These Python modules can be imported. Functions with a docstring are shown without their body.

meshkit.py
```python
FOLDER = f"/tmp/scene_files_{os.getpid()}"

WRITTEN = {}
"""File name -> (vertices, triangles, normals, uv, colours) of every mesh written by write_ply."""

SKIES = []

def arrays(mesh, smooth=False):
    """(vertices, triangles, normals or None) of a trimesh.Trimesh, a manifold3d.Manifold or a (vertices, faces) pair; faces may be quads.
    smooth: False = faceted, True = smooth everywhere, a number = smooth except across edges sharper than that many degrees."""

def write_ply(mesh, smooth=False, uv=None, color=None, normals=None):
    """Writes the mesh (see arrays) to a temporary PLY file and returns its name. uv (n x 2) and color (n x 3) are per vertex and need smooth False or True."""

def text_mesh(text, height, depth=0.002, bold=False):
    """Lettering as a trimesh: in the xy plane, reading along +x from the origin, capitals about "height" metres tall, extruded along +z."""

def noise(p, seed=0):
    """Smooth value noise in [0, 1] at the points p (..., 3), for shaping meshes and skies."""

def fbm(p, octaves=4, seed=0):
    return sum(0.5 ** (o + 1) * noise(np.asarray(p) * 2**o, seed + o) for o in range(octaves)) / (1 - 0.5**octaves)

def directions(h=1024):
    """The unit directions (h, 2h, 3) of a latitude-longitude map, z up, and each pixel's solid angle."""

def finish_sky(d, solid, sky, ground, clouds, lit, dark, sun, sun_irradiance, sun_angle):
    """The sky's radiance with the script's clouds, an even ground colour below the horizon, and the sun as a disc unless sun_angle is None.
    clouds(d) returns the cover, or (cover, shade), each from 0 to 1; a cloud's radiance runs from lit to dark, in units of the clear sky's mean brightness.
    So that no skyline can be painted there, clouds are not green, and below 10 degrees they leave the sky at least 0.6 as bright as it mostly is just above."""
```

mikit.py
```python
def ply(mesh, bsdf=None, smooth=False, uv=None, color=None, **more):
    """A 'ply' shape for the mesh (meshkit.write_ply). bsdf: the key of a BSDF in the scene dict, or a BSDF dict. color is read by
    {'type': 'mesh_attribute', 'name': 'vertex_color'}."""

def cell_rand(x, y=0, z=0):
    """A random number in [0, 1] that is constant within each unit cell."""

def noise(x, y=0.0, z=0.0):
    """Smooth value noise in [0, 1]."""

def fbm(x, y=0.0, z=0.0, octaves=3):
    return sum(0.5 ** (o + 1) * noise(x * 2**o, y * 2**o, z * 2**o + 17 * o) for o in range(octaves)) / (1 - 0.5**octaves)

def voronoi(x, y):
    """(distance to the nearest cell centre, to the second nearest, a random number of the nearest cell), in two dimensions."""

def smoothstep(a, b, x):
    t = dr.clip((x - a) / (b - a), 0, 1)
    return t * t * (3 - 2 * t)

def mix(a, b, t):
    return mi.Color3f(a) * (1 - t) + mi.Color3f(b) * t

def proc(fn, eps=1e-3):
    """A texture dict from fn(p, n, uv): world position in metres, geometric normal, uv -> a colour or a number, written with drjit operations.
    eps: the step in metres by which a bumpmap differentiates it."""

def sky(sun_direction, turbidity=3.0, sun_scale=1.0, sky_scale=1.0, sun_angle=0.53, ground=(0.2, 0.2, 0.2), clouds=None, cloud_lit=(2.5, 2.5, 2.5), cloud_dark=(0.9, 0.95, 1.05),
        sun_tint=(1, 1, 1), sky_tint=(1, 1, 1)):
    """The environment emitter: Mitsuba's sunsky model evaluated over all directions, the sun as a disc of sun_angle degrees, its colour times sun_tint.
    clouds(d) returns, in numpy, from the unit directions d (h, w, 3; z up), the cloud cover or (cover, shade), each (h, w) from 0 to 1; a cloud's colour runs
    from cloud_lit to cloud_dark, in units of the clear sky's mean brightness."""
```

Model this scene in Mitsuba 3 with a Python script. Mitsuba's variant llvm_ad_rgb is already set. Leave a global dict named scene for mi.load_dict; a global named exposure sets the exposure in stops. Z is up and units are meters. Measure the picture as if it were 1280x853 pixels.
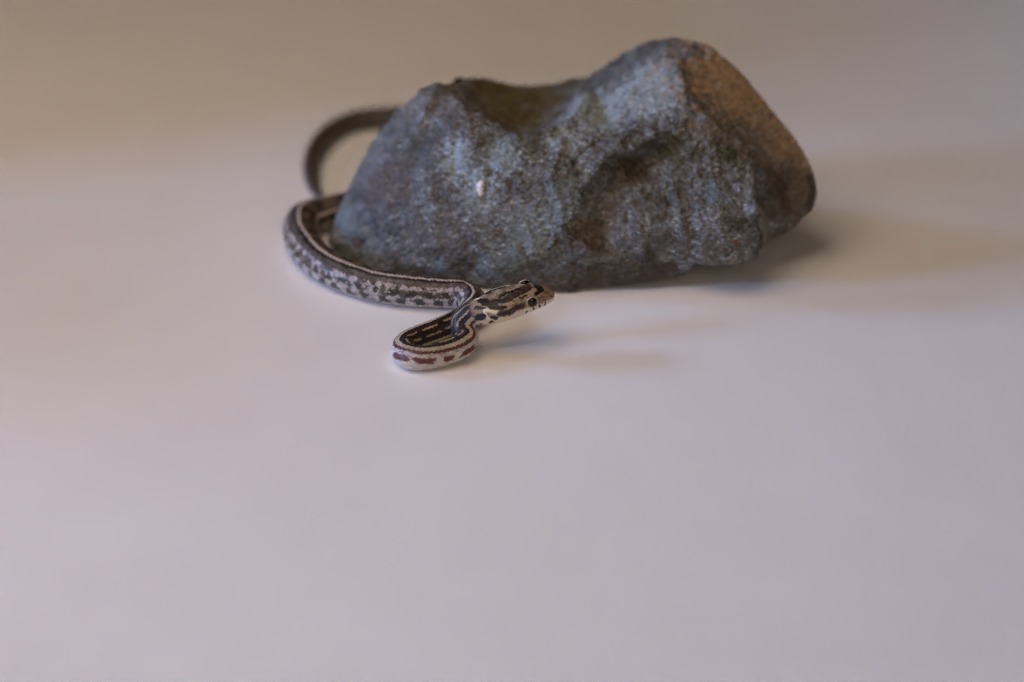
import math, numpy as np, trimesh, manifold3d, drjit as dr, mitsuba as mi, mikit, meshkit
from scipy.interpolate import CubicSpline, PchipInterpolator
T = mi.ScalarTransform4f
scene, labels = {'type': 'scene'}, {}
MM = 0.001
exposure = 0.06

# ---------------------------------------------------------------- camera
ELEV, DIST = math.radians(28.0), 0.4516
EYE = (0.0, -DIST * math.cos(ELEV), DIST * math.sin(ELEV))
scene['camera'] = {'type': 'thinlens', 'fov': 24.0, 'fov_axis': 'x', 'aperture_radius': 0.0072, 'focus_distance': 0.4505,
                   'near_clip': 0.02, 'far_clip': 20.0, 'to_world': T().look_at(origin=EYE, target=(0, 0, 0), up=(0, 0, 1))}

# ---------------------------------------------------------------- light
def panel(name, centre, target, w, h, rgb):
    v = trimesh.Trimesh([[-w / 2, -h / 2, 0], [w / 2, -h / 2, 0], [w / 2, h / 2, 0], [-w / 2, h / 2, 0]], [[0, 1, 2], [0, 2, 3]], process=False)
    scene[name] = mikit.ply(v, {'type': 'diffuse', 'reflectance': {'type': 'rgb', 'value': 0.3}},
                            to_world=T().look_at(origin=centre, target=target, up=(0, 0.01, 1)),
                            emitter={'type': 'area', 'radiance': {'type': 'rgb', 'value': rgb}})
    if '__' not in name: labels[name] = {'kind': 'structure'}

panel('window', (-2.46, -0.565, 0.64), (0, 0, 0.01), 0.48, 0.34, (24.0, 36.0, 72.0))
panel('window_002', (-2.30, 0.70, 1.00), (0, 0, 0.01), 0.60, 0.36, (17.5, 25.0, 47.0))
panel('window_001', (0.2, -1.8, 0.9), (0, 0, 0), 1.5, 1.0, (1.85, 1.46, 1.12))  # added warm fill panel behind the camera
FILL_LAMP_AT = T().look_at(origin=(-0.16, -0.07, 0.38), target=(-0.06, -0.02, 0), up=(0, 0.01, 1))
panel('fill_lamp__diffuser', (-0.16, -0.07, 0.38), (-0.06, -0.02, 0), 0.34, 0.34, (2.28, 1.76, 1.34))  # added warm fill light above the table, out of view

# ---------------------------------------------------------------- helpers
def rgb(*c): return {'type': 'rgb', 'value': list(c)}
mix, sst, fbm, noise = mikit.mix, mikit.smoothstep, mikit.fbm, mikit.noise

# ---------------------------------------------------------------- table
def table_colour(p, n, uv):
    g = fbm(p.x * 60, p.y * 60, 3.0, octaves=3)
    return mix((0.74, 0.725, 0.71), (0.78, 0.77, 0.76), g)
def table_rough(p, n, uv):
    return 0.34 + 0.08 * fbm(p.x * 900, p.y * 900, 1.0, octaves=2)
def table_bump(p, n, uv):
    return fbm(p.x * 700, p.y * 700, 0.0, octaves=2) + 2.0 * fbm(p.x * 90, p.y * 90, 5.0, octaves=2)
scene['table_paint'] = {'type': 'bumpmap', 'arbitrary': mikit.proc(table_bump, 2e-4), 'scale': 0.00003,
                        'bsdf': {'type': 'principled', 'base_color': mikit.proc(table_colour), 'roughness': mikit.proc(table_rough), 'specular': 0.5}}
tb = trimesh.creation.box((2.4, 1.5, 0.03)); tb.apply_translation((0.1, 0.25, -0.015))
scene['table_top'] = mikit.ply(tb, 'table_paint')
labels['table_top'] = {'kind': 'structure'}

ROCK_V = [[-37.1,38,2.8],[-37,39,3.8],[-36.7,40,4.7],[-36.4,40.5,5.6],[-35.9,41,6.4],[-35.3,41.7,7.7],[-34.6,42.3,9],[-33.8,43,10.2],[-33,43.3,11.9],[-32.2,43.7,13.5],[-31.3,44,15.1],[-30.5,44.4,16.7],[-29.7,44.8,18.3],[-28.9,45.1,19.8],[-28,45.5,21.4],[-26.9,45.7,22.8],[-25.9,45.8,24.2],[-24.7,46,25.5],[-23.7,46,26.7],[-22.6,46,27.8],[-21.5,46,28.9],[-20.4,46,30],[-19.3,46,31],[-18.2,46,32],[-16.7,46,32.7],[-15,46,33.4],[-14,47,32.8],[-13,48,32.2],[-12.1,56,29.7],[-11.1,62,28],[-9.6,63,27.7],[-8.1,64,27.4],[-6.6,65,27],[-4.9,65.5,26.5],[-3.3,66,25.8],[-1.6,66.5,25.4],[0,67,24.7],[1.4,67.3,24.5],[2.8,67.7,24.3],[4.2,68,24],[5.5,68,24.2],[6.9,68,24.4],[8.3,68,24.5],[9.9,67.5,25.3],[11.6,67,26],[13,66.7,26.4],[14.3,66.3,26.7],[15.7,66,26.9],[16.8,65,28.2],[18.1,64,29.5],[19.6,63,31.1],[21.2,62,32.5],[22.3,61.5,33.6],[23.6,61,34.5],[24.7,60.5,35.4],[25.9,60,36.2],[27.4,59,37.3],[29,58,38.2],[30.1,57,38.9],[31.3,56,39.4],[32.4,55.5,39.6],[33.6,55,39.7],[34.8,54.5,39.8],[35.9,54,39.7],[37.2,53.3,39.5],[38.5,52.7,39.2],[39.8,52,38.8],[41.2,51.7,37.8],[42.5,51.3,36.8],[43.8,51,35.8],[44.9,50.8,34.8],[45.9,50.5,33.8],[47,50.2,32.7],[47.9,50,31.6],[49,49.5,30.5],[50,49,29.5],[51,48.5,28.4],[51.9,48,27.2],[53,47.2,26.3],[53.9,46.5,25.3],[54.9,45.8,24.3],[55.8,45,23.3],[56.7,44.2,22.4],[57.4,43.5,21.4],[58.2,42.8,20.4],[58.9,42,19.4],[59.5,41,18.4],[59.9,40,17.4],[60.4,39,16.4],[60.6,38,15.1],[60.8,37,13.8],[60.6,36.2,13],[60.4,35.5,12.1],[59.9,34.8,11.4],[59.3,34,10.9],[58.3,33.3,10.1],[57.2,32.7,9.4],[56.1,32,8.7],[54.5,31,8],[52.8,30,7.5],[51.3,28.5,7.3],[49.7,27,7.2],[48.9,24.5,7.4],[48,22,7.7],[47.1,19,7.6],[46.1,18.6,7.3],[45,18.3,7.1],[44.1,18.1,6.9],[43.2,17.8,6.9],[41.9,17.8,6.7],[40.6,17.8,6.6],[39.3,17.8,6.5],[38.2,18.2,6.4],[37.1,18.6,6.5],[35.8,19.6,6.1],[35.1,20.6,4.6],[34,21.4,3.3],[32.8,22,2.5],[31.5,21.8,2.3],[30.2,21.7,2.2],[28.9,21.5,2.1],[27.6,21.3,1.9],[26.3,21.2,1.8],[24.9,21,1.8],[23.6,20.9,1.6],[22.3,20.9,1.5],[21,20.8,1.4],[19.7,20.7,1.2],[18.4,20.6,1.1],[17.1,20.5,1],[15.8,20.3,0.9],[14.5,20.2,0.8],[13.2,20,0.7],[11.9,19.8,0.6],[10.6,19.7,0.6],[9.3,19.5,0.6],[7.8,19.6,0.4],[6.2,19.8,0.3],[4.7,19.9,0.1],[3.1,20.1,0],[1.6,20.3,0],[-0,20.5,0],[-1.6,20.8,0],[-3.1,21,0],[-4.7,21.2,0],[-6.3,21.5,0],[-7.8,21.8,0],[-9.4,22.2,0],[-11,22.5,0],[-12.5,22.9,0],[-14.1,23.2,0],[-15.7,23.6,0],[-17.3,24.1,0],[-18.9,24.7,0],[-20.5,25.3,0],[-22.1,25.9,0],[-23.7,26.5,0],[-25.3,27.1,0],[-26.9,28.1,0],[-28.6,29.2,0],[-30.2,30.3,0],[-31.7,31.5,0],[-33.2,32.8,0],[-34.5,34.8,0],[-35.7,36.8,0],[-36.3,36.9,0.8],[-36.8,37,1.7],[-33.5,35,3.4],[-31.8,34,4.7],[-25.2,28.5,5.6],[-15.6,24.5,7.6],[-6.2,22.5,8.5],[3.1,22,8.8],[-3.1,20.5,4.3],[-12.5,22,4.4],[-22,26,3],[-31.1,38,9.5],[-25.2,33,13.1],[-15.6,29.5,16.4],[-6.2,27.5,18.2],[3.1,26,18],[-28.7,39.5,15.3],[-24.5,39,19.9],[-15.6,34.5,23.6],[-7.8,32,26.3],[0,31,25.1],[-3.1,30,23],[-10.9,31.2,20.8],[-20.4,34,17.8],[-22.2,42,25.5],[-17.4,42.5,29.5],[-13.3,39.5,29.1],[-8.6,38.5,30],[-12.3,45,31.9],[-9.9,47,30.9],[-6.3,38,29.2],[-3.1,35.5,27.9],[0.8,34,26.7],[6.3,36,27.2],[11.3,39,28.4],[14,46,29.8],[-7.8,58,27.1],[-5.1,50,25.9],[-1.9,46,24.8],[1.3,44,23.9],[6.4,45,25],[10.4,48,26.7],[0,53,25.2],[5.7,56,24.8],[0,63,24.6],[8.2,62,25],[12.2,57,27],[16.9,52,29],[18.9,41.5,27.4],[15.7,37,27.1],[23.8,46,32.3],[30,46,36.6],[33.6,47,38],[20.9,53,32.1],[27.2,53,36.4],[25.1,40,29.7],[33,42,33.9],[34.1,38.5,32],[41,43.5,31.7],[38.8,48,35.8],[35.7,51,38.8],[45,42,28],[48.2,40,24.3],[53.9,40.5,20.9],[51.8,45,25],[37.8,36.5,29.5],[44.6,35,24.5],[40.4,31,24.2],[34.2,33.5,26.5],[28.9,35.5,28.2],[21.8,33.5,27],[19.5,30.5,25],[23.4,32,19.9],[20.6,31.5,19.4],[28.1,33.5,22.3],[31.9,31,22.5],[15.5,28,20.3],[12.4,31,24.2],[9.3,33,25.9],[7.7,28,22.2],[12.7,25.5,17.4],[10.1,22.8,11.8],[16.9,29,15.8],[14.4,20.3,9.9],[17.9,25,10.8],[23.3,27.5,16.5],[29.5,27.5,17.3],[35.6,27,19.2],[40.3,27.5,20.2],[46.3,29,20.5],[46.6,23,16.5],[39.9,20,14.8],[32.3,21,13.5],[26.2,21.5,12.4],[18.6,20.6,6.9],[24.8,20.6,6],[31,21.3,7.7],[35.7,19,11.1],[9.3,20.5,5.2],[46.7,20.3,12.1],[41.5,18.3,10.6],[49.1,32,16.1],[50,30,10.1],[54.7,36.5,14.1],[57.2,39.5,17.1],[51.8,37,18.7],[55.3,33,11.3],[58,33,13.6],[58.8,34.8,15.7],[58.1,37,16.4],[-30,42,3],[-24,54,8],[-24,46,0],[-14,62,14],[-10,60,0],[0,70,13],[2,68,0],[16,70,13],[18,66,0],[30,66,19],[32,58,0],[42,57,12],[36,46,1.5],[28,36,0.3],[46,46,6],[20,26,0],[40,36,3.5],[30,30,2.5],[0,30,0],[-15,36,0],[8,24,0],[-5,45,0],[12,45,0],[24,50,0],[-24,40,0],[52,47,17],[54,44,9.5],[48,50,20]]
ROCK_F = [[131,263,132],[43,211,44],[145,144,173],[270,266,268],[132,263,133],[135,263,136],[64,63,225],[225,63,62],[65,64,225],[61,60,217],[225,62,61],[61,217,225],[142,141,173],[173,141,140],[180,179,171],[248,263,131],[91,90,273],[254,266,270],[227,231,254],[254,270,227],[168,162,161],[134,263,135],[133,263,134],[137,263,138],[136,263,137],[224,66,65],[224,65,225],[67,66,224],[225,217,224],[224,68,67],[69,68,224],[224,70,69],[223,70,224],[254,231,232],[235,214,236],[212,215,218],[213,214,235],[200,214,213],[213,212,200],[213,235,220],[213,215,212],[220,215,213],[180,244,185],[173,144,143],[142,173,143],[171,173,172],[180,171,172],[138,263,172],[139,138,172],[172,173,140],[172,140,139],[246,180,172],[246,263,248],[172,263,246],[184,183,187],[227,270,228],[229,227,228],[73,223,226],[226,227,229],[226,231,227],[253,252,256],[232,252,253],[253,254,232],[250,247,249],[248,259,249],[246,248,249],[168,161,160],[163,162,167],[167,162,168],[167,164,163],[167,165,164],[166,165,167],[167,0,166],[168,176,4],[188,183,182],[72,223,73],[240,252,232],[242,214,243],[236,214,242],[243,244,242],[238,247,250],[243,214,199],[199,214,200],[234,222,220],[235,239,234],[220,235,234],[186,179,180],[186,180,185],[187,179,186],[186,184,187],[186,196,184],[185,196,186],[204,208,207],[217,60,59],[216,217,59],[59,58,216],[146,145,173],[146,173,171],[178,183,188],[187,183,178],[178,188,177],[178,177,170],[178,179,187],[171,179,178],[170,171,178],[184,196,195],[192,184,195],[26,25,193],[190,183,191],[191,183,184],[191,184,192],[193,190,191],[191,192,193],[193,192,194],[194,30,29],[194,29,28],[194,28,193],[81,80,229],[81,229,228],[226,75,74],[74,73,226],[76,75,226],[228,270,269],[270,268,269],[87,86,269],[256,252,257],[260,259,125],[6,176,7],[7,176,8],[5,176,6],[4,176,5],[167,168,2],[182,183,189],[18,17,189],[189,183,190],[177,188,181],[181,188,182],[181,10,9],[11,10,181],[181,182,11],[9,8,181],[8,176,181],[181,176,177],[153,152,170],[174,171,170],[152,151,174],[170,152,174],[170,177,169],[158,157,169],[169,159,158],[169,176,168],[177,176,169],[160,159,169],[169,168,160],[71,70,223],[71,223,72],[221,217,216],[224,217,221],[220,222,221],[221,223,224],[222,223,221],[221,215,220],[216,215,221],[230,223,222],[226,223,230],[232,231,230],[230,231,226],[245,244,180],[245,180,246],[249,247,245],[245,246,249],[241,236,242],[238,236,241],[241,247,238],[245,247,241],[242,244,241],[241,244,245],[238,250,237],[237,236,238],[237,239,235],[237,235,236],[205,208,204],[200,211,206],[199,200,206],[206,208,205],[205,199,206],[218,52,51],[50,218,51],[46,211,200],[200,212,46],[48,212,218],[39,208,40],[38,208,39],[207,208,38],[197,196,185],[204,207,203],[203,196,197],[197,204,203],[193,28,27],[27,26,193],[55,54,219],[219,54,53],[219,56,55],[219,215,216],[57,56,219],[53,52,219],[216,58,219],[219,58,57],[218,215,219],[219,52,218],[229,80,79],[78,229,79],[226,229,77],[76,226,77],[77,229,78],[273,90,89],[274,87,269],[274,273,89],[274,268,273],[269,268,274],[272,93,92],[273,268,272],[272,91,273],[92,91,272],[94,93,272],[272,95,94],[265,107,106],[106,105,265],[257,252,251],[251,252,240],[240,239,251],[251,239,237],[237,250,251],[261,119,118],[128,259,129],[125,259,126],[251,250,258],[258,257,251],[258,250,249],[261,257,258],[258,260,261],[249,259,258],[258,259,260],[3,168,4],[2,168,3],[1,0,167],[1,167,2],[15,182,189],[20,190,21],[189,190,20],[182,13,12],[11,182,12],[175,154,153],[153,170,175],[175,170,169],[157,156,175],[169,157,175],[174,148,147],[146,171,147],[147,171,174],[149,148,174],[233,239,240],[234,239,233],[240,232,233],[233,232,230],[233,222,234],[230,222,233],[44,211,45],[45,211,46],[49,218,50],[48,218,49],[46,212,47],[47,212,48],[40,208,210],[210,208,206],[210,211,43],[206,211,210],[41,40,210],[209,207,38],[38,37,209],[209,37,36],[36,35,209],[209,35,34],[205,204,198],[198,204,197],[198,243,199],[198,199,205],[197,185,198],[198,244,243],[185,244,198],[203,207,202],[195,196,202],[202,196,203],[202,207,209],[209,34,202],[202,192,195],[23,190,24],[193,25,24],[24,190,193],[21,190,22],[22,190,23],[81,228,82],[82,228,83],[84,228,269],[83,228,84],[88,87,274],[274,89,88],[267,266,255],[253,256,255],[255,266,254],[255,254,253],[272,268,271],[268,266,271],[271,266,267],[96,95,271],[271,95,272],[265,105,264],[264,267,255],[264,256,265],[255,256,264],[262,257,261],[261,114,262],[262,256,257],[114,113,262],[265,256,262],[120,260,121],[261,260,120],[120,119,261],[129,259,130],[130,259,248],[248,131,130],[127,259,128],[126,259,127],[121,260,122],[122,260,123],[14,13,182],[14,182,15],[189,17,16],[15,189,16],[19,18,189],[19,189,20],[175,156,155],[155,154,175],[174,151,150],[149,174,150],[210,43,42],[41,210,42],[34,33,201],[202,34,201],[33,32,201],[201,32,31],[194,192,201],[201,192,202],[201,30,194],[31,30,201],[269,86,85],[84,269,85],[97,96,271],[98,267,99],[271,267,98],[97,271,98],[109,265,110],[110,265,111],[264,105,103],[99,267,100],[261,118,117],[116,261,117],[115,114,261],[115,261,116],[260,125,124],[123,260,124],[108,107,265],[108,265,109],[111,265,112],[262,113,112],[112,265,262],[101,267,264],[100,267,101],[102,264,103],[101,264,102],[276,278,279],[165,166,0],[67,65,66],[69,284,68],[284,67,68],[61,284,60],[284,69,70],[65,284,64],[284,65,67],[284,61,62],[284,62,63],[64,284,63],[283,284,285],[284,283,282],[280,32,33],[278,280,279],[296,294,279],[294,296,147],[275,163,164],[163,275,162],[275,165,0],[165,275,164],[162,275,161],[16,278,276],[282,46,47],[45,46,282],[71,284,70],[284,49,50],[289,286,300],[284,286,285],[298,283,285],[280,41,282],[301,97,98],[301,289,300],[97,301,96],[301,95,96],[301,89,90],[91,301,90],[30,28,29],[28,30,278],[27,28,278],[296,281,293],[283,281,282],[281,280,282],[280,281,279],[281,296,279],[277,294,299],[277,275,276],[275,277,299],[277,276,279],[294,277,279],[154,155,299],[294,154,299],[1,275,0],[275,8,276],[14,15,276],[15,16,276],[16,17,278],[30,31,278],[280,31,32],[31,280,278],[48,282,47],[48,284,282],[48,49,284],[286,302,300],[71,302,284],[302,286,284],[298,297,283],[290,297,298],[297,281,283],[297,295,293],[281,297,293],[295,138,293],[292,287,114],[287,291,114],[287,292,285],[291,287,289],[286,287,285],[287,286,289],[80,81,300],[302,80,300],[80,302,79],[81,82,300],[82,83,300],[84,85,300],[83,84,300],[85,86,300],[86,301,300],[301,86,87],[100,101,289],[301,100,289],[301,88,89],[88,301,87],[296,146,147],[145,296,293],[144,145,293],[145,146,296],[157,158,299],[159,275,299],[158,159,299],[151,152,294],[19,20,278],[22,24,278],[24,27,278],[24,26,27],[26,24,25],[18,19,278],[17,18,278],[284,59,60],[55,56,284],[56,57,284],[51,284,50],[51,52,284],[52,53,284],[302,72,73],[72,302,71],[139,140,293],[138,139,293],[136,137,295],[137,138,295],[44,45,282],[43,44,282],[41,42,282],[42,43,282],[34,280,33],[35,36,280],[34,35,280],[36,37,280],[116,117,292],[117,118,292],[292,119,120],[118,119,292],[111,112,291],[109,291,108],[78,302,77],[302,78,79],[74,302,73],[74,75,302],[92,301,91],[92,93,301],[301,94,95],[93,94,301],[99,301,98],[99,100,301],[101,102,289],[291,107,108],[106,107,291],[140,141,293],[141,142,293],[155,156,299],[156,157,299],[275,160,161],[159,160,275],[148,294,147],[148,149,294],[150,151,294],[149,150,294],[153,154,294],[152,153,294],[10,11,276],[11,12,276],[7,8,275],[21,22,278],[20,21,278],[23,24,22],[57,58,284],[58,59,284],[54,55,284],[53,54,284],[288,290,298],[288,298,285],[292,288,285],[297,131,132],[130,131,297],[133,134,295],[133,297,132],[297,133,295],[135,136,295],[134,135,295],[40,41,280],[39,40,280],[115,292,114],[115,116,292],[110,111,291],[109,110,291],[302,76,77],[75,76,302],[103,106,291],[103,291,289],[102,103,289],[143,144,293],[142,143,293],[8,9,276],[9,10,276],[13,14,276],[12,13,276],[1,2,275],[2,3,275],[4,5,275],[3,4,275],[5,6,275],[6,7,275],[121,292,120],[121,288,292],[127,128,290],[128,129,290],[129,297,290],[129,130,297],[38,39,280],[37,38,280],[291,113,114],[112,113,291],[103,105,106],[122,123,288],[121,122,288],[125,126,290],[126,127,290],[123,124,288],[124,125,290],[288,124,290]]
SNAKE = [(7.73, 0.79, 9.60, 2.20, 0.00, -0.12, 1.00),
         (2.97, -0.58, 9.30, 2.20, 0.00, -0.15, 1.00),
         (-1.48, -1.89, 8.80, 2.20, -0.05, -0.20, 1.00),
         (-4.88, -3.11, 8.10, 2.20, -0.15, -0.30, 1.00),
         (-6.95, -3.24, 7.50, 2.20, -0.30, -0.40, 0.90),
         (-8.29, -3.11, 6.60, 2.25, -0.50, -0.60, 0.70),
         (-9.04, -3.18, 5.80, 2.30, -0.60, -0.60, 0.50),
         (-9.04, -3.82, 4.80, 2.30, -0.60, -0.30, 0.60),
         (-8.58, -4.78, 3.80, 2.30, -0.50, 0.20, 0.70),
         (-8.57, -6.18, 3.20, 2.30, -0.30, 0.40, 0.80),
         (-9.58, -7.62, 2.80, 2.30, -0.10, 0.50, 0.85),
         (-11.76, -8.93, 2.50, 2.30, 0.00, 0.50, 0.87),
         (-15.09, -10.51, 2.35, 2.30, 0.00, 0.60, 0.80),
         (-18.46, -10.63, 2.25, 2.30, 0.30, 0.70, 0.60),
         (-19.96, -7.84, 2.25, 2.30, 0.50, 0.20, 0.85),
         (-19.12, -4.71, 2.25, 2.30, 0.50, -0.50, 0.70),
         (-16.10, -1.94, 2.30, 2.30, 0.15, -0.75, 0.65),
         (-12.29, 1.07, 2.40, 2.40, 0.15, -0.70, 0.70),
         (-8.61, 5.02, 2.55, 2.50, 0.30, 0.00, 0.95),
         (-7.16, 9.69, 2.70, 2.70, 0.50, 0.30, 0.80),
         (-9.20, 13.10, 2.85, 2.85, 0.30, 0.60, 0.70),
         (-13.83, 14.26, 2.95, 2.95, 0.00, 0.50, 0.87),
         (-19.23, 14.81, 3.10, 3.10, 0.00, 0.50, 0.87),
         (-24.68, 16.26, 3.15, 3.15, 0.00, 0.50, 0.87),
         (-31.06, 19.86, 3.25, 3.25, 0.10, 0.50, 0.85),
         (-36.88, 25.53, 3.40, 3.40, 0.30, 0.40, 0.85),
         (-41.07, 33.26, 3.50, 3.50, 0.50, 0.30, 0.80),
         (-42.79, 41.06, 3.50, 3.50, 0.55, 0.00, 0.80),
         (-41.63, 47.15, 3.50, 3.50, 0.40, -0.30, 0.85),
         (-37.71, 49.47, 3.50, 3.50, 0.10, -0.40, 0.90),
         (-27.00, 57.00, 3.50, 3.50, 0.00, 0.00, 1.00),
         (-20.00, 68.00, 3.40, 3.40, 0.00, 0.00, 1.00),
         (-6.00, 79.00, 3.10, 3.10, 0.00, 0.00, 1.00),
         (8.00, 88.00, 2.70, 2.70, 0.00, 0.00, 1.00),
         (13.00, 99.00, 2.40, 2.40, 0.00, 0.00, 1.00),
         (5.00, 107.00, 2.20, 2.20, 0.00, 0.00, 1.00),
         (-10.00, 107.00, 2.10, 2.10, 0.00, 0.00, 1.00),
         (-27.85, 102.44, 2.40, 2.40, 0.00, 0.00, 1.00),
         (-34.07, 101.29, 2.30, 2.30, 0.00, 0.00, 1.00),
         (-38.83, 97.06, 2.15, 2.15, 0.00, 0.00, 1.00),
         (-42.17, 88.77, 2.05, 2.05, 0.00, 0.00, 1.00),
         (-43.38, 78.90, 1.80, 1.80, 0.00, 0.00, 1.00),
         (-42.57, 70.00, 1.45, 1.45, 0.00, 0.00, 1.00),
         (-40.82, 64.24, 0.90, 0.90, 0.00, 0.00, 1.00),
         (-39.49, 61.88, 0.50, 0.50, 0.00, 0.00, 1.00)]
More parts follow.
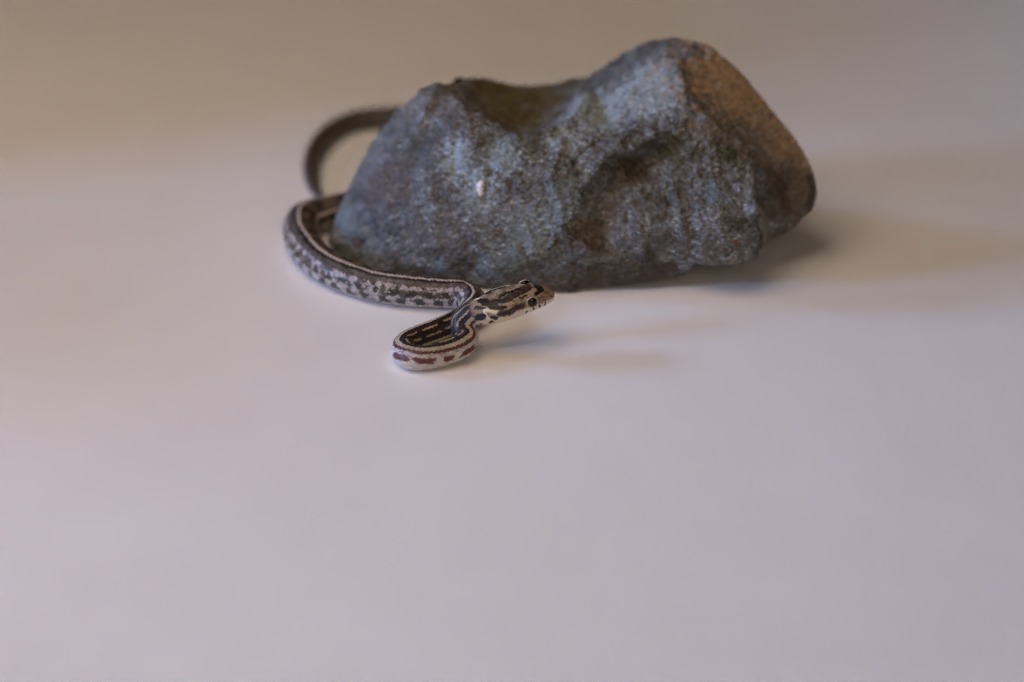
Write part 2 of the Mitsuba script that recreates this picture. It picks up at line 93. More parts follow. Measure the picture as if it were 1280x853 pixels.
GROOVES = [((15.2, 27.7, 18.1), (19.0, 30.2, 22.4), 1.6, 1.7), ((19.0, 30.2, 22.4), (24.2, 32.6, 21.8), 1.6, 1.7), ((24.2, 32.4, 20.7), (28.1, 34.0, 23.8), 1.3, 1.0), ((28.1, 34.0, 23.8), (32.7, 33.4, 25.4), 1.3, 1.0), ((9.3, 22.6, 11.1), (11.6, 21.6, 10.3), 0.35, 0.5), ((11.6, 21.6, 10.3), (18.6, 21.9, 8.1), 0.35, 0.5), ((18.6, 21.9, 8.1), (23.2, 21.0, 8.9), 0.35, 0.5), ((0.8, 22.7, 10.1), (2.5, 21.9, 8.3), 0.4, 0.45), ((5.6, 24.2, 14.2), (7.4, 22.8, 11.5), 0.5, 0.45), ((-4.4, 31.6, 24.8), (-4.3, 29.4, 21.6), 0.8, 0.5), ((-4.3, 29.4, 21.6), (-5.0, 26.6, 16.9), 0.8, 0.5), ((-11.2, 33.1, 25.0), (-11.5, 29.4, 18.2), 0.9, 0.45), ((-15.7, 38.5, 26.9), (-18.8, 35.0, 20.8), 1.2, 0.35), ((-18.8, 35.0, 20.8), (-20.1, 32.2, 16.0), 1.2, 0.35), ((41.6, 29.1, 21.7), (42.6, 26.7, 19.4), 1.2, 0.5), ((48.9, 32.4, 18.5), (48.2, 22.4, 7.7), 0.9, 0.4), ((31.2, 43.9, 34.9), (34.8, 41.2, 32.9), 0.8, 0.5), ((33.3, 49.4, 38.4), (35.7, 46.4, 36.2), 1.2, 0.7), ((37.2, 29.1, 21.7), (44.5, 32.9, 23.4), 0.7, 0.6), ((0.0, 20.6, 3.4), (3.9, 21.1, 4.9), 1.2, 0.6), ((3.9, 21.1, 4.9), (7.8, 20.5, 4.3), 1.2, 0.6), ((34.0, 25.4, 17.4), (35.1, 19.5, 11.7), 1.3, 0.6), ((35.1, 19.5, 11.7), (34.4, 20.3, 6.2), 1.3, 0.6), ((12.4, 30.4, 23.6), (16.4, 33.4, 25.7), 0.6, 0.5), ((16.4, 33.4, 25.7), (20.2, 34.0, 26.8), 0.6, 0.5), ((-27.1, 42.8, 19.9), (-22.1, 39.5, 22.8), 0.7, 0.35), ((-22.1, 39.5, 22.8), (-18.9, 38.9, 25.1), 0.7, 0.35), ((14.7, 27.7, 20.1), (18.1, 30.1, 24.1), 1.0, -0.8), ((18.1, 30.1, 24.1), (23.4, 33.3, 24.9), 1.0, -0.8), ((23.4, 33.3, 24.9), (27.3, 34.7, 26.9), 1.0, -0.8), ((27.3, 34.7, 26.9), (32.8, 35.8, 28.9), 1.0, -0.8), ((-9.8, 46.3, 30.9), (-6.3, 38.9, 29.0), 0.9, -0.55), ((-6.3, 38.9, 29.0), (-2.8, 37.2, 27.3), 0.9, -0.55), ((-2.8, 37.2, 27.3), (0.8, 34.0, 26.7), 0.9, -0.55), ((0.8, 34.0, 26.7), (7.8, 36.2, 27.2), 0.9, -0.55), ((32.4, 46.6, 37.5), (33.5, 42.2, 33.9), 0.9, -0.55), ((33.5, 42.2, 33.9), (37.5, 36.7, 29.7), 0.9, -0.55), ((37.5, 36.7, 29.7), (44.6, 35.2, 24.6), 0.9, -0.55), ((44.6, 35.2, 24.6), (54.7, 39.8, 19.5), 0.9, -0.55), ((46.5, 32.4, 21.9), (46.4, 23.0, 16.5), 1.0, -0.7), ((46.4, 23.0, 16.5), (46.8, 20.9, 7.9), 1.0, -0.7), ((9.7, 33.4, 26.1), (7.7, 27.5, 21.2), 1.1, -0.5), ((7.7, 27.5, 21.2), (9.3, 24.9, 16.0), 1.1, -0.5), ((9.3, 24.9, 16.0), (9.8, 22.7, 11.5), 1.1, -0.5), ((-14.9, 45.4, 32.6), (-17.0, 41.7, 29.0), 1.0, -0.5), ((-17.0, 41.7, 29.0), (-19.7, 38.2, 23.7), 1.0, -0.5), ((23.3, 26.9, 15.9), (24.7, 22.1, 12.1), 1.0, -0.5), ((24.7, 22.1, 12.1), (25.7, 20.8, 6.8), 1.0, -0.5)]
PITS = [(-29.8, 32.4, 5.0, 0.9, 1.0), (-10.9, 27.1, 14.6, 0.6, 0.4), (9.3, 28.6, 22.4, 0.7, 0.5), (37.1, 25.4, 18.3, 0.8, 0.5), (0.0, 27.4, 19.6, 0.6, 0.4), (45.0, 28.4, 20.3, 0.9, 0.6), (-4.7, 24.1, 12.1, 0.6, 0.35), (-20.5, 39.8, 24.7, 0.6, 0.4)]
SPOTS = [(-6.2, 28.4, 19.3, 0.85, (0.7, 0.66, 0.62)), (-6.2, 27.8, 18.5, 0.75, (0.68, 0.64, 0.6)), (-6.1, 27.3, 17.9, 0.55, (0.6, 0.56, 0.52)), (42.9, 19.0, 11.4, 0.6, (0.13, 0.055, 0.03)), (40.9, 18.4, 10.2, 0.5, (0.09, 0.042, 0.032)), (22.8, 25.3, 14.0, 0.35, (0.42, 0.34, 0.28)), (14.8, 27.0, 16.3, 0.35, (0.42, 0.4, 0.38)), (-19.3, 25.4, 5.0, 0.5, (0.26, 0.2, 0.15))]
WORN = [(46, 54, 30, 18, 12, 13), (2, 58, 20, 15, 15, 6), (54, 46, 18, 8, 7, 10)]
STAINS_AND_SHADING = [
 # pale blue grey faces, with the window light on them put into the colour
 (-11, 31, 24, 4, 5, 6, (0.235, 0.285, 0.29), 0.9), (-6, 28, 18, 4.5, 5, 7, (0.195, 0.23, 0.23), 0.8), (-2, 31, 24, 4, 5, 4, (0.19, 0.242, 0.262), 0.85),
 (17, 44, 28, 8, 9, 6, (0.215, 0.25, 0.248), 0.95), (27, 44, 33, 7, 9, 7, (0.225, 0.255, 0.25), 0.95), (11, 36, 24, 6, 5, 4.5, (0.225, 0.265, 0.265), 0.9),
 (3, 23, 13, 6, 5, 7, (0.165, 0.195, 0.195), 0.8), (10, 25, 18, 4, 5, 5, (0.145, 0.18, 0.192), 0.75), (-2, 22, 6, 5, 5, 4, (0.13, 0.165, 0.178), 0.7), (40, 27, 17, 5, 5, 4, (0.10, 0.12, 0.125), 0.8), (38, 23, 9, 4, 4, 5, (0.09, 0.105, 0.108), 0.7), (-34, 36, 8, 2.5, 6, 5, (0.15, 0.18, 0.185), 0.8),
 # brown and olive stains, two of them with shade mixed in
 (-0.5, 58, 21, 21, 19, 7.5, (0.070, 0.050, 0.014), 1.0),
 (47, 43, 27, 17, 12, 13, (0.14, 0.105, 0.072), 0.6),
 (46, 51, 31, 18, 12, 12, (0.27, 0.175, 0.10), 0.92),
 (55, 44, 20, 9, 8, 9, (0.23, 0.15, 0.09), 0.85),
 (55.4, 36.5, 12.8, 8, 7, 8, (0.062, 0.042, 0.030), 0.92),  # dark right end: shade of the side turned from the window, painted in
 (-25, 36.2, 15.2, 6, 5, 7.5, (0.066, 0.047, 0.034), 0.85),
 (-21.3, 36.5, 20.1, 2.5, 3, 3, (0.06, 0.05, 0.036), 0.8),
 (23, 31.7, 20.8, 5, 4, 4, (0.050, 0.035, 0.019), 0.92),
 (14.7, 23.0, 10.0, 4.2, 4, 6, (0.062, 0.043, 0.026), 0.9),
 (22, 20.5, 2.2, 22, 6, 5.0, (0.046, 0.034, 0.023), 0.95),  # brown underside, painted darker for the shade below the overhang
 (32, 32.4, 25, 6, 4, 3.5, (0.058, 0.050, 0.024), 0.85),
 (42.1, 32.6, 24.4, 2.6, 2.5, 2.2, (0.040, 0.052, 0.020), 0.9),
 (49.0, 28.5, 9.5, 1.3, 3, 5, (0.24, 0.20, 0.145), 0.85)]
HEAD = [(0, .02, .02, .02), (.06, .55, .4, .35), (.25, 1.05, .78, .66), (.6, 1.45, 1.08, .9), (1.2, 1.85, 1.35, 1.1), (2.5, 2.35, 1.7, 1.4), (4, 2.8, 2.05, 1.65), (6, 3.25, 2.3, 1.85), (9, 3.75, 2.45, 2.1), (11, 3.65, 2.45, 2.1), (13, 3.0, 2.3, 2.1), (16, 2.4, 2.2, 2.1), (18, 2.25, 2.25, 2.25)]
HEAD_DARK = [(2.8, -2.37, 2.7, 0.45, 0.75, 0.75), (3.1, 1.02, 3.8, 1.62, 0.44, 0.44), (7.2, -2.07, 5.5, -2.22, 0.31, 0.31), (5.5, -2.22, 4.5, -1.32, 0.44, 0.44), (11.5, -1.32, 12.7, -2.64, 0.41, 0.41), (13.2, 0.15, 12.1, 1.32, 0.75, 0.75), (11.7, 0.75, 10.3, 1.32, 0.56, 0.56), (12.5, 1.47, 11.2, 2.64, 0.5, 0.5), (10.6, 0.3, 9.2, 0.0, 0.16, 0.16), (9.2, 0.0, 8.0, 0.15, 0.16, 0.16), (8.0, 0.15, 6.6, -0.15, 0.16, 0.16), (6.5, 1.77, 5.7, 1.47, 0.2, 0.2), (12.4, -1.9, 10.4, -1.5, 0.35, 0.3), (10.4, -1.5, 8.6, -1.3, 0.3, 0.2), (13.9, -0.5, 13.4, 0.3, 0.5, 0.45), (14.6, 0.9, 13.6, 1.5, 0.4, 0.3), (9.2, 1.1, 8.4, 2.1, 0.14, 0.14), (7.4, 1.3, 6.4, 2.2, 0.12, 0.12), (11.5, 2.0, 10.4, 2.6, 0.2, 0.25), (13.6, -2.4, 12.4, -2.6, 0.4, 0.3)]
SIDE_DARK = [(14.4, 3.39, 14.4, 3.54, 0.9, 0.9), (14.9, 5.61, 14.7, 5.61, 0.36, 0.36), (13.2, 5.16, 13.0, 5.16, 0.3, 0.3), (12.9, 4.11, 12.3, 4.56, 0.26, 0.26), (6.1, 5.16, 6.0, 6.48, 0.2, 0.2), (4.7, 4.86, 4.6, 6.33, 0.2, 0.2), (3.5, 4.86, 3.4, 6.33, 0.2, 0.2), (2.4, 4.71, 2.3, 6.48, 0.18, 0.18), (1.1, 3.24, 1.0, 3.54, 0.2, 0.2), (11.8, 3.69, 10.0, 4.11, 0.24, 0.24)]
HEAD_BROWN = [(4.7, -0.45, 6.2, 0.3, 0.57, 0.57), (6.2, 0.3, 8.0, 0.87, 0.57, 0.57), (8.0, 0.87, 9.7, 1.17, 0.52, 0.52)]
SIDE_BROWN = [(7.0, 3.69, 8.0, 3.54, 0.52, 0.52), (8.0, 3.54, 10.0, 3.99, 0.46, 0.46), (10.0, 3.99, 11.7, 3.69, 0.46, 0.46)]
HEAD_LIGHT = [(13.7, 1.32, 13.5, 4.56, 0.22, 0.22), (14.8, -2.37, 13.8, -0.87, 0.3, 0.3), (13.2, 2.07, 12.1, 3.39, 0.4, 0.4)]
EYE_S, EYE_TH = 4.95, 1.13


# ---------------------------------------------------------------- rock
def refine(v, f, size):
    m = manifold3d.Manifold(manifold3d.Mesh(np.asarray(v, np.float32), np.asarray(f, np.uint32)))
    m = m.refine_to_length(size).to_mesh()
    return np.array(m.vert_properties[:, :3], float), np.array(m.tri_verts, int)

def normals(v, f):
    fn = np.cross(v[f[:, 1]] - v[f[:, 0]], v[f[:, 2]] - v[f[:, 0]])
    n = np.zeros_like(v)
    for k in range(3): np.add.at(n, f[:, k], fn)
    return n / np.maximum(np.linalg.norm(n, axis=1, keepdims=True), 1e-12)

def relax(v, f, it, lam=0.5, mu=-0.51):
    from scipy.sparse import coo_matrix
    e = np.vstack([f[:, [0, 1]], f[:, [1, 2]], f[:, [2, 0]]]); e = np.vstack([e, e[:, ::-1]])
    A = coo_matrix((np.ones(len(e)), (e[:, 0], e[:, 1])), shape=(len(v), len(v))).tocsr(); A.data[:] = 1
    d = np.asarray(A.sum(1)).ravel()[:, None]
    for i in range(it):
        for l in ((lam, mu) if mu else (lam,)): v = v + l * ((A @ v) / d - v)
    return v

def nz(p, scale, octaves=3, seed=0): return meshkit.fbm(p / scale + 50, octaves, seed) - 0.5

rv, rf = refine(np.array(ROCK_V), np.array(ROCK_F), 1.5)
rv = relax(rv, rf, 1)
rv, rf = refine(rv, rf, 0.29)
rv = relax(rv, rf, 4, 0.5, None)
n0 = normals(rv, rf)
q = rv + 2.4 * np.stack([nz(rv, 5, 2, s) for s in (11, 12, 13)], 1)
ridge = 0.5 - np.abs(nz(q, 5.0, 3, 3)) * 2
d = 0.6 * nz(q, 8.0, 3, 1) + 0.6 * (ridge - 0.35) + 0.50 * nz(q, 2.8, 3, 5) + (0.14 + 0.20 * np.clip(nz(rv, 9, 2, 18) * 5 + 0.5, 0, 1)) * nz(rv, 0.85, 3, 6)
# flat fracture faces: terraces cut across the slope
cut = (q @ np.array([0.35, -0.55, 0.76])) / 3.4
d += 0.28 * (np.abs(cut - np.floor(cut) - 0.5) * 2 - 0.5) * np.clip(nz(rv, 12, 2, 15) * 4 + 0.5, 0, 1)
# broken faces: each fracture cell is its own slightly tilted flat
from scipy.spatial import cKDTree
rs = np.random.RandomState(4)
def flats(p, spacing, seed):
    rs = np.random.RandomState(seed)
    lo, hi = p.min(0) - 3, p.max(0) + 3
    pts = lo + rs.rand(int(np.prod(hi - lo) / spacing ** 3), 3) * (hi - lo)
    tilt = rs.normal(size=pts.shape)
    dd, i = cKDTree(pts).query(p)
    return ((p - pts[i]) * tilt[i]).sum(1) / spacing, rs.rand(len(pts))[i] - 0.5
CRUMBLE = [(30, 33, 25.5, 7.5), (41, 34, 25, 6), (22, 30, 18, 6), (35, 26, 18, 5), (12, 24, 10, 6)]
crumb = np.clip(sum(np.exp(-(((rv - c[:3]) ** 2).sum(1)) / c[3] ** 2) for c in CRUMBLE), 0, 1)
t1, h1 = flats(q, 6.5, 1)
t2, h2 = flats(q, 2.0, 2)
t3, h3 = flats(rv, 0.8, 3)
near = np.clip(nz(rv, 10, 2, 17) * 5 + 0.45, 0, 1)
d += 0.10 * np.clip(t1, -1, 1)
d += (0.03 * near + 0.30 * crumb) * (np.clip(t2, -1, 1) + 0.9 * h2)
d += (0.02 + 0.03 * near + 0.06 * crumb) * (np.clip(t3, -1, 1) + h3)
worn = np.clip(sum(1.2 * np.exp(-(((rv - c[:3]) / c[3:6]) ** 2).sum(1)) for c in np.array(WORN, float)), 0, 0.6)
d *= 1 - worn
for (x, y, z, r, k) in PITS:
    d -= k * np.exp(-((rv - (x, y, z)) ** 2).sum(1) / r ** 2)
for (a, b, r, k) in GROOVES:
    a, b = np.array(a, float), np.array(b, float); t = np.clip(((rv - a) @ (b - a)) / ((b - a) @ (b - a)), 0, 1)
    dist2 = ((rv - a - t[:, None] * (b - a) + 0.5 * np.stack([nz(rv, 1.6, 2, s) for s in (31, 32, 33)], 1)) ** 2).sum(1)
    d -= k * np.exp(-dist2 / r ** 2)
rv = rv + n0 * d[:, None]
rv[:, 2] = np.maximum(rv[:, 2], 0.02)
rock = trimesh.Trimesh(rv * MM, rf, process=False)

def rock_colour(p, n, uv):
    x, y, z = p.x * 1000, p.y * 1000, p.z * 1000
    w0 = fbm(x * 0.11 + 5, y * 0.11, z * 0.11, octaves=3)
    w1, w2 = fbm(x * 0.42, y * 0.42, z * 0.42, octaves=4), fbm(x * 1.3 + 31, y * 1.3, z * 1.3, octaves=3)
    g1, g2 = noise(x * 1.35, y * 1.9, z * 2.1), noise(x * 2.3 + 7, y * 2.9, z * 3.4)
    g3 = noise(x * 0.95 + 90, y * 1.2, z * 1.3)
    c = mix((0.050, 0.047, 0.040), (0.132, 0.138, 0.131), sst(0.36, 0.62, 0.55 * w1 + 0.45 * w0))
    c = mix(c, (0.070, 0.052, 0.038), sst(0.48, 0.62, 0.6 * w2 + 0.4 * w0) * 0.75)
    wob = (w2 - 0.5) * 1.3 + (w1 - 0.5) * 1.3 + (g3 - 0.5) * 0.35
    for (cx, cy, cz, rx, ry, rz, col, k) in STAINS_AND_SHADING:
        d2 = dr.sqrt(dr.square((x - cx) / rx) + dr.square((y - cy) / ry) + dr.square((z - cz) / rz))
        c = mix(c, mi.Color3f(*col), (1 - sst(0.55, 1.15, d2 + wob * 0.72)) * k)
    g4 = noise(x * 4.6, y * 5.6, z * 6.6)
    c = c * dr.maximum(0.12, 1.0 + 2.3 * (0.45 * g2 + 0.30 * g4 + 0.25 * g1 - 0.5))
    c = mix(c, (0.40, 0.45, 0.45), sst(0.55, 0.85, g1) * sst(0.45, 0.70, g2) * sst(0.30, 0.55, w1) * (0.15 + 0.60 * sst(0.08, 0.2, c.z)))
    c = mix(c, (0.022, 0.020, 0.018), sst(0.66, 0.86, g3) * sst(0.38, 0.60, 1 - g2) * 0.8)
    for (cx, cy, cz, r, col) in SPOTS:
        d2 = dr.sqrt(dr.square(x - cx) + dr.square(y - cy) + dr.square(z - cz)) / r
        c = mix(c, col, 1 - sst(0.7, 1.05, d2 + (g2 - 0.5) * 0.7))
    return c
def rock_bump(p, n, uv):
    return fbm(p.x * 2400, p.y * 2400, p.z * 2400, octaves=3) + 0.8 * noise(p.x * 1300, p.y * 1300, p.z * 1300)
def rock_rough(p, n, uv):
    return 0.42 + 0.4 * noise(p.x * 3100, p.y * 3100, p.z * 3100)
scene['rock_stone'] = {'type': 'bumpmap', 'arbitrary': mikit.proc(rock_bump, 5e-5), 'scale': 0.00034,
                       'bsdf': {'type': 'principled', 'base_color': mikit.proc(rock_colour), 'roughness': mikit.proc(rock_rough), 'specular': 0.5}}
scene['rock'] = mikit.ply(rock, 'rock_stone', smooth=True)
labels['rock'] = {'label': 'rough blue grey rock with brown stains and a hollow top', 'category': 'rock'}

# ---------------------------------------------------------------- snake
C = np.array(SNAKE)
t = np.concatenate([[0], np.cumsum(np.linalg.norm(np.diff(C[:, :3], axis=0), axis=1))])
path = CubicSpline(t, C[:, :3]); rad = PchipInterpolator(t, C[:, 3]); dors = PchipInterpolator(t, C[:, 4:7])
fine = np.linspace(0, t[-1], 6000)
arc = np.concatenate([[0], np.cumsum(np.linalg.norm(np.diff(path(fine), axis=0), axis=1))])
LEN = arc[-1]
S = np.concatenate([np.linspace(0, 1, 22)[:-1] ** 2 * 1.0, np.arange(1.0, 20, 0.10), np.arange(20, 120, 0.16), np.arange(120, LEN, 0.5), [LEN]])
tt = np.interp(S, arc, fine)
P, R0, D = path(tt), rad(tt), dors(tt)
F = -path(tt, 1); F /= np.linalg.norm(F, axis=1, keepdims=True)
U = D - (D * F).sum(1, keepdims=True) * F; U /= np.linalg.norm(U, axis=1, keepdims=True)
SIDE = np.cross(F, U)
HS = np.array(HEAD)
prof = [PchipInterpolator(HS[:, 0], HS[:, k]) for k in (1, 2, 3)]
hw, hu, hd = (pp(np.minimum(S, HS[-1, 0])) for pp in prof)
k = np.clip((S - 13) / (HS[-1, 0] - 13), 0, 1); k = k * k * (3 - 2 * k)
end = np.sqrt(np.clip((LEN - S) / 2.0, 0, 1)) 
W = (1 - k) * hw + k * R0; HU = (1 - k) * hu + k * R0; HD = (1 - k) * hd + k * R0
NT = 128
TH = np.linspace(-np.pi, np.pi, NT + 1)
def surf(i, th, lift=0.0):
    """Points on the snake's skin at section i and angle th (0 = the middle of the back, positive on its right side)."""
    head = 1 - k[i]
    e = 1.0 - 0.22 * head
    c, s = np.cos(th), np.sin(th)
    cc, ss = np.sign(c) * np.abs(c) ** e, np.sign(s) * np.abs(s) ** e
    h = np.where(c > 0, HU[i], HD[i])
    brow = 0.09 * head * np.exp(-((S[i] - 4.4) / 1.6) ** 2) * np.exp(-((np.abs(th) - 0.95) / 0.28) ** 2)
    lip = 0.10 * head * np.exp(-((np.abs(th) - 2.02) / 0.06) ** 2) * np.clip((S[i] - 0.3) / 1.0, 0, 1) * (S[i] < 9.5)
    g = 1 + brow - lip + lift
    return P[i] + (U[i] * (cc * h * g)[..., None] + SIDE[i] * (ss * W[i] * g)[..., None])
I, J = np.meshgrid(np.arange(len(S)), np.arange(NT + 1), indexing='ij')
sv = surf(I, TH[J]).reshape(-1, 3)
a = (I[:-1, :-1] * (NT + 1) + J[:-1, :-1]).ravel()
sf = np.vstack([np.stack([a, a + 1, a + NT + 2], 1), np.stack([a, a + NT + 2, a + NT + 1], 1)])
sv[:, 2] = np.maximum(sv[:, 2], 0.03)
suv = np.stack([S[I].ravel(), TH[J].ravel()], 1)
sm = trimesh.Trimesh(sv * MM, sf, process=False)
if sm.volume < 0: sm = trimesh.Trimesh(sv * MM, sf[:, ::-1], process=False)

def capsules(x, y, items):
    """Smallest signed distance from (x, y) to a list of (x0, y0, x1, y1, r0, r1) strokes."""
    out = mi.Float(9.0)
    for (x0, y0, x1, y1, r0, r1) in items:
        dx, dy = x1 - x0, y1 - y0
        h = dr.clip(((x - x0) * dx + (y - y0) * dy) / max(dx * dx + dy * dy, 1e-9), 0, 1)
        out = dr.minimum(out, dr.sqrt(dr.square(x - x0 - dx * h) + dr.square(y - y0 - dy * h)) - (r0 + (r1 - r0) * h))
    return out

def scales(s, th):
    """Diamond lattice of the scales: (centre s, centre angle, distance to the scale's edge, a random number of the scale)."""
    u, v = s / 0.85, th * 4.2
    a, b = u + v, u - v
    ia, ib = dr.floor(a), dr.floor(b)
    fa, fb = a - ia, b - ib
    edge = dr.minimum(dr.minimum(fa, 1 - fa), dr.minimum(fb, 1 - fb))
    return (ia + ib + 1) * 0.5 * 0.85, (ia - ib) * 0.5 / 4.2, edge, mikit.cell_rand(ia, ib, 5)

def bars(s, period, phase, width, soft, wob):
    p = s / period + phase
    return 1 - sst(width - soft, width + soft, dr.abs(p - dr.floor(p) - 0.5) + wob)

def snake_colour(p, n, uv):
    s, th = uv.x, uv.y
    s0, t0, edge, rnd = scales(s, th)
    sq, tq = s * 0.45 + s0 * 0.55, th * 0.6 + t0 * 0.4
    a = dr.abs(tq)
    side = dr.select(th > 0, 0.0, 57.0)
    w = fbm(s * 1.1 + side, a * 4.0, 2.0, octaves=3) - 0.5
    wf = noise(s * 3.2 + side, th * 13.0, 4.0) - 0.5
    wl = noise(s * 0.55 + side, 1.5, 9.0) - 0.5
    aw = a + 0.16 * w + 0.05 * wl
    # fore part: black back with broken tan lines, cream and maroon lines, white flank, maroon checks low on the flank
    fb = mix((0.016, 0.011, 0.010), (0.060, 0.030, 0.022), sst(0.0, 0.3, w + 0.5 * wf) * 0.6)
    tanline = (sst(0.20, 0.25, aw) - sst(0.36, 0.42, aw)) * (1 - bars(s, 4.6, 0.2, 0.13, 0.05, 0.35 * w))
    f = mix(fb, (0.36, 0.27, 0.155), tanline)
    f = mix(f, (0.44, 0.375, 0.28), sst(0.84, 0.90, aw))
    f = mix(f, (0.105, 0.036, 0.030), sst(1.20, 1.26, aw))
    f = mix(f, (0.52, 0.48, 0.45), sst(1.48, 1.55, aw))
    f = mix(f, (0.22, 0.15, 0.14), sst(0.02, 0.20, w + 0.4 * wf) * sst(1.44, 1.5, aw) * (1 - sst(1.75, 1.85, aw)) * 0.8)
    f = mix(f, (0.58, 0.53, 0.47), sst(1.80, 1.90, aw))
    f = mix(f, (0.13, 0.040, 0.035), bars(sq, 3.7, 0.0, 0.34, 0.05, 0.6 * w + 0.4 * wl) * sst(1.80, 1.86, aw) * (1 - sst(2.30, 2.40, aw)))
    # trunk: dull brown back, pale line with dark borders, brown flank with pale flecks and dark blotches
    g = mix((0.060, 0.042, 0.030), (0.155, 0.105, 0.068), sst(-0.12, 0.2, w + 0.4 * wf))
    g = mix(g, (0.030, 0.022, 0.017), bars(sq, 5.2, 0.3, 0.24, 0.05, 0.4 * w) * (1 - sst(0.35, 0.45, aw)))
    g = mix(g, (0.020, 0.015, 0.012), sst(0.40, 0.48, aw))
    g = mix(g, (0.52, 0.43, 0.35), sst(0.53, 0.58, aw))
    g = mix(g, (0.018, 0.013, 0.011), sst(0.72, 0.77, aw))
    g = mix(g, mix((0.066, 0.050, 0.038), (0.14, 0.108, 0.085), sst(-0.1, 0.15, w + 0.4 * wf)), sst(0.92, 1.02, aw))
    g = mix(g, (0.44, 0.375, 0.34), sst(1.30, 1.38, aw) * sst(-0.14, 0.02, w + 0.4 * wf))
    g = mix(g, mix((0.10, 0.08, 0.052), (0.38, 0.33, 0.30), sst(0.02, 0.14, w + 0.4 * wf)), sst(1.58, 1.68, aw))
    g = mix(g, (0.045, 0.035, 0.022), bars(sq, 3.3, 0.1, 0.22, 0.06, 0.7 * w + 0.1 * wf) * sst(1.58, 1.66, aw) * (1 - sst(1.95, 2.05, aw)))
    g = mix(g, (0.46, 0.42, 0.39), sst(2.02, 2.12, aw) * sst(-0.26, -0.08, w + 0.4 * wf))
    g = mix(g, (0.06, 0.058, 0.046), bars(sq, 3.3, 0.55, 0.27, 0.06, 0.7 * w + 0.1 * wf) * sst(2.10, 2.18, aw) * (1 - sst(2.6, 2.75, aw)))
    g = mix(g, (0.050, 0.037, 0.024), sst(115.0, 150.0, s) * 0.72)
    c = mix(f, g, sst(50.0, 58.0, s))
    c = c * (0.80 + 0.36 * rnd) * (0.62 + 0.38 * sst(0.02, 0.12, edge))
    # head and nape: tan with black and brown strokes, a pale lip with dark bars
    y = th * 3.0
    base = mix((0.15, 0.108, 0.072), (0.31, 0.24, 0.165), sst(-0.25, 0.25, w * 1.4 + 0.5 * wf))
    base = mix(base, mix((0.14, 0.09, 0.06), (0.26, 0.185, 0.13), sst(-0.2, 0.2, wf + w)), 1 - sst(2.2, 4.2, s + 0.7 * wf))
    h = mix(base, (0.60, 0.52, 0.40), sst(1.42, 1.56, dr.abs(th) + 0.1 * wf))
    yw, sw = y + 0.30 * wf + 0.25 * w, s + 0.30 * w
    am = dr.abs(th) * 3.0 + 0.30 * wf + 0.25 * w
    li = dr.minimum(capsules(sw, yw, HEAD_LIGHT), 9.0)
    h = mix(h, (0.70, 0.62, 0.48), 1 - sst(-0.08, 0.08, li))
    brn = dr.minimum(capsules(sw, yw, HEAD_BROWN), capsules(sw, am, SIDE_BROWN))
    h = mix(h, (0.014, 0.010, 0.010), (1 - sst(0.06, 0.20, brn)) * 0.9)
    h = mix(h, mix((0.034, 0.018, 0.014), (0.085, 0.048, 0.034), sst(-0.1, 0.3, wf)), 1 - sst(-0.22, -0.08, brn))
    drk = dr.minimum(capsules(sw, yw, HEAD_DARK), capsules(sw, am, SIDE_DARK))
    h = mix(h, mix((0.014, 0.010, 0.010), (0.035, 0.022, 0.019), sst(0.22, 0.4, wf) ), 1 - sst(-0.06, 0.06, drk))
    return mix(h, c, sst(15.0, 15.7, s + 0.6 * w))
def snake_bump(p, n, uv):
    edge = scales(uv.x, uv.y)[2]
    plates = 0.6 * noise(uv.x * 2.6, uv.y * 7.0, 1.0)
    return dr.lerp(plates, sst(0.0, 0.16, edge), sst(10, 14, uv.x))
scene['snake_skin'] = {'type': 'bumpmap', 'arbitrary': mikit.proc(snake_bump, 3e-5), 'scale': 0.00006,
                       'bsdf': {'type': 'principled', 'base_color': mikit.proc(snake_colour), 'roughness': 0.33, 'specular': 0.4}}
scene['snake'] = mikit.ply(sm, 'snake_skin', smooth=True, uv=suv)
labels['snake'] = {'label': 'small striped snake coiled round the rock with its head raised', 'category': 'snake'}

# eyes
def section(s): return int(np.argmin(np.abs(S - s)))
def ball(r, flat, centre, axis):
    m = trimesh.creation.icosphere(4, r)
    m.vertices[:, 2] *= flat
    m.apply_transform(trimesh.geometry.align_vectors([0, 0, 1], axis)); m.apply_translation(centre)
    return m
scene['eye_black'] = {'type': 'principled', 'base_color': rgb(0.006, 0.005, 0.005), 'roughness': 0.03, 'specular': 0.35}
scene['eye_iris'] = {'type': 'principled', 'base_color': rgb(0.32, 0.23, 0.13), 'roughness': 0.25, 'specular': 0.5, 'clearcoat': 0.8}
ie = section(EYE_S)
for key, sgn in (('snake__eye', 1), ('snake__eye_001', -1)):
    th = np.array(sgn * EYE_TH)
    c0 = surf(np.array(ie), th); ax = U[ie] * np.cos(EYE_TH) * 0.55 + SIDE[ie] * sgn * np.sin(EYE_TH); ax /= np.linalg.norm(ax)
    e = ball(1.08, 0.6, c0 - 0.16 * ax, ax)
    scene[key] = mikit.ply(trimesh.Trimesh(e.vertices * MM, e.faces, process=False), 'eye_black', smooth=True)
    ring = trimesh.creation.torus(0.97, 0.15, 64, 20)
    ring.vertices[:, 2] *= 1.3
    ring.apply_transform(trimesh.geometry.align_vectors([0, 0, 1], ax)); ring.apply_translation(c0 + 0.06 * ax)
    scene[key + '__iris'] = mikit.ply(trimesh.Trimesh(ring.vertices * MM, ring.faces, process=False), 'eye_iris', smooth=True)

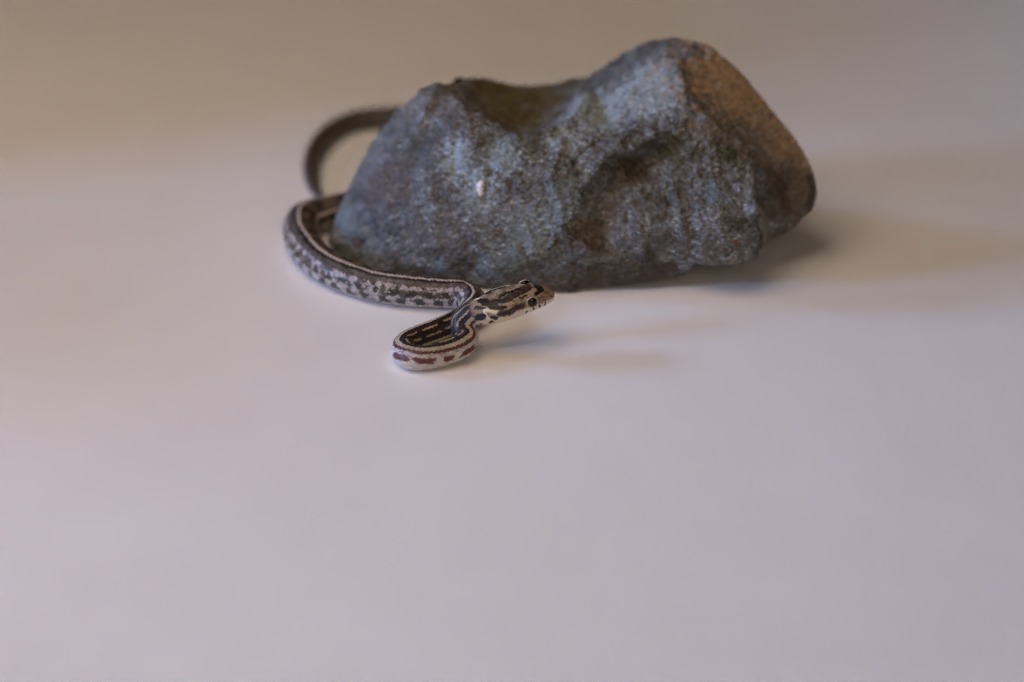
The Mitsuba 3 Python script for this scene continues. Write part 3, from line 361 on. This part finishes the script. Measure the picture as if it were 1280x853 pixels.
# ---------------------------------------------------------------- added things out of the frame that shape the light
def box(size, centre):
    m = trimesh.creation.box(size); m.apply_translation(centre); return m
def rounded(size, r, centre):
    c = np.array(size) / 2 - r
    h = manifold3d.Manifold.batch_hull([manifold3d.Manifold.sphere(r, 20).translate([float(sx * c[0]), float(sy * c[1]), float(sz * c[2])]) for sx in (-1, 1) for sy in (-1, 1) for sz in (-1, 1)])
    m = h.to_mesh(); m = trimesh.Trimesh(m.vert_properties[:, :3], m.tri_verts, process=False); m.apply_translation(centre); return m
# added boxes that block the windows and shade the far part of the table
scene['card'] = {'type': 'principled', 'base_color': rgb(0.45, 0.25, 0.19), 'roughness': 0.6}
scene['blocker_box'] = mikit.ply(rounded((0.088, 0.112, 0.075), 0.004, (-0.295, 0.096, 0.0375)), 'card', smooth=30)
scene['blocker_box__lid'] = mikit.ply(rounded((0.094, 0.118, 0.020), 0.004, (-0.295, 0.096, 0.083)), 'card', smooth=30)
labels['blocker_box'] = {'label': 'low lidded terracotta box added out of view to block window light', 'category': 'box'}
scene['blocker_box_001'] = mikit.ply(rounded((0.088, 0.16, 0.150), 0.004, (-0.295, 0.238, 0.075)), 'card', smooth=30)
scene['blocker_box_001__lid'] = mikit.ply(rounded((0.094, 0.166, 0.022), 0.004, (-0.295, 0.238, 0.157)), 'card', smooth=30)
labels['blocker_box_001'] = {'label': 'tall lidded terracotta box added out of view to block window light', 'category': 'box'}
# housing and stand added round the warm fill panel
scene['fill_lamp_metal'] = {'type': 'principled', 'base_color': rgb(0.6, 0.6, 0.6), 'roughness': 0.4, 'metallic': 0.6}
back = box((0.36, 0.36, 0.03), (0, 0, -0.018))
scene['fill_lamp__housing'] = mikit.ply(back, 'fill_lamp_metal', to_world=FILL_LAMP_AT)
def rod(a, b, r): return trimesh.creation.cylinder(r, segment=[a, b], sections=24)
scene['fill_lamp__pole'] = mikit.ply(rod((-0.42, 0.44, 0.0), (-0.42, 0.44, 0.45), 0.009), 'fill_lamp_metal', smooth=40)
scene['fill_lamp__arm'] = mikit.ply(rod((-0.42, 0.44, 0.44), (-0.17, -0.07, 0.418), 0.008), 'fill_lamp_metal', smooth=40)
scene['fill_lamp__base'] = mikit.ply(trimesh.creation.cylinder(0.11, segment=[(-0.42, 0.44, 0.0005), (-0.42, 0.44, 0.018)], sections=48), 'fill_lamp_metal', smooth=40)
labels['fill_lamp'] = {'label': 'square warm fill panel on an added grey metal stand, out of view', 'category': 'fill_lamp'}
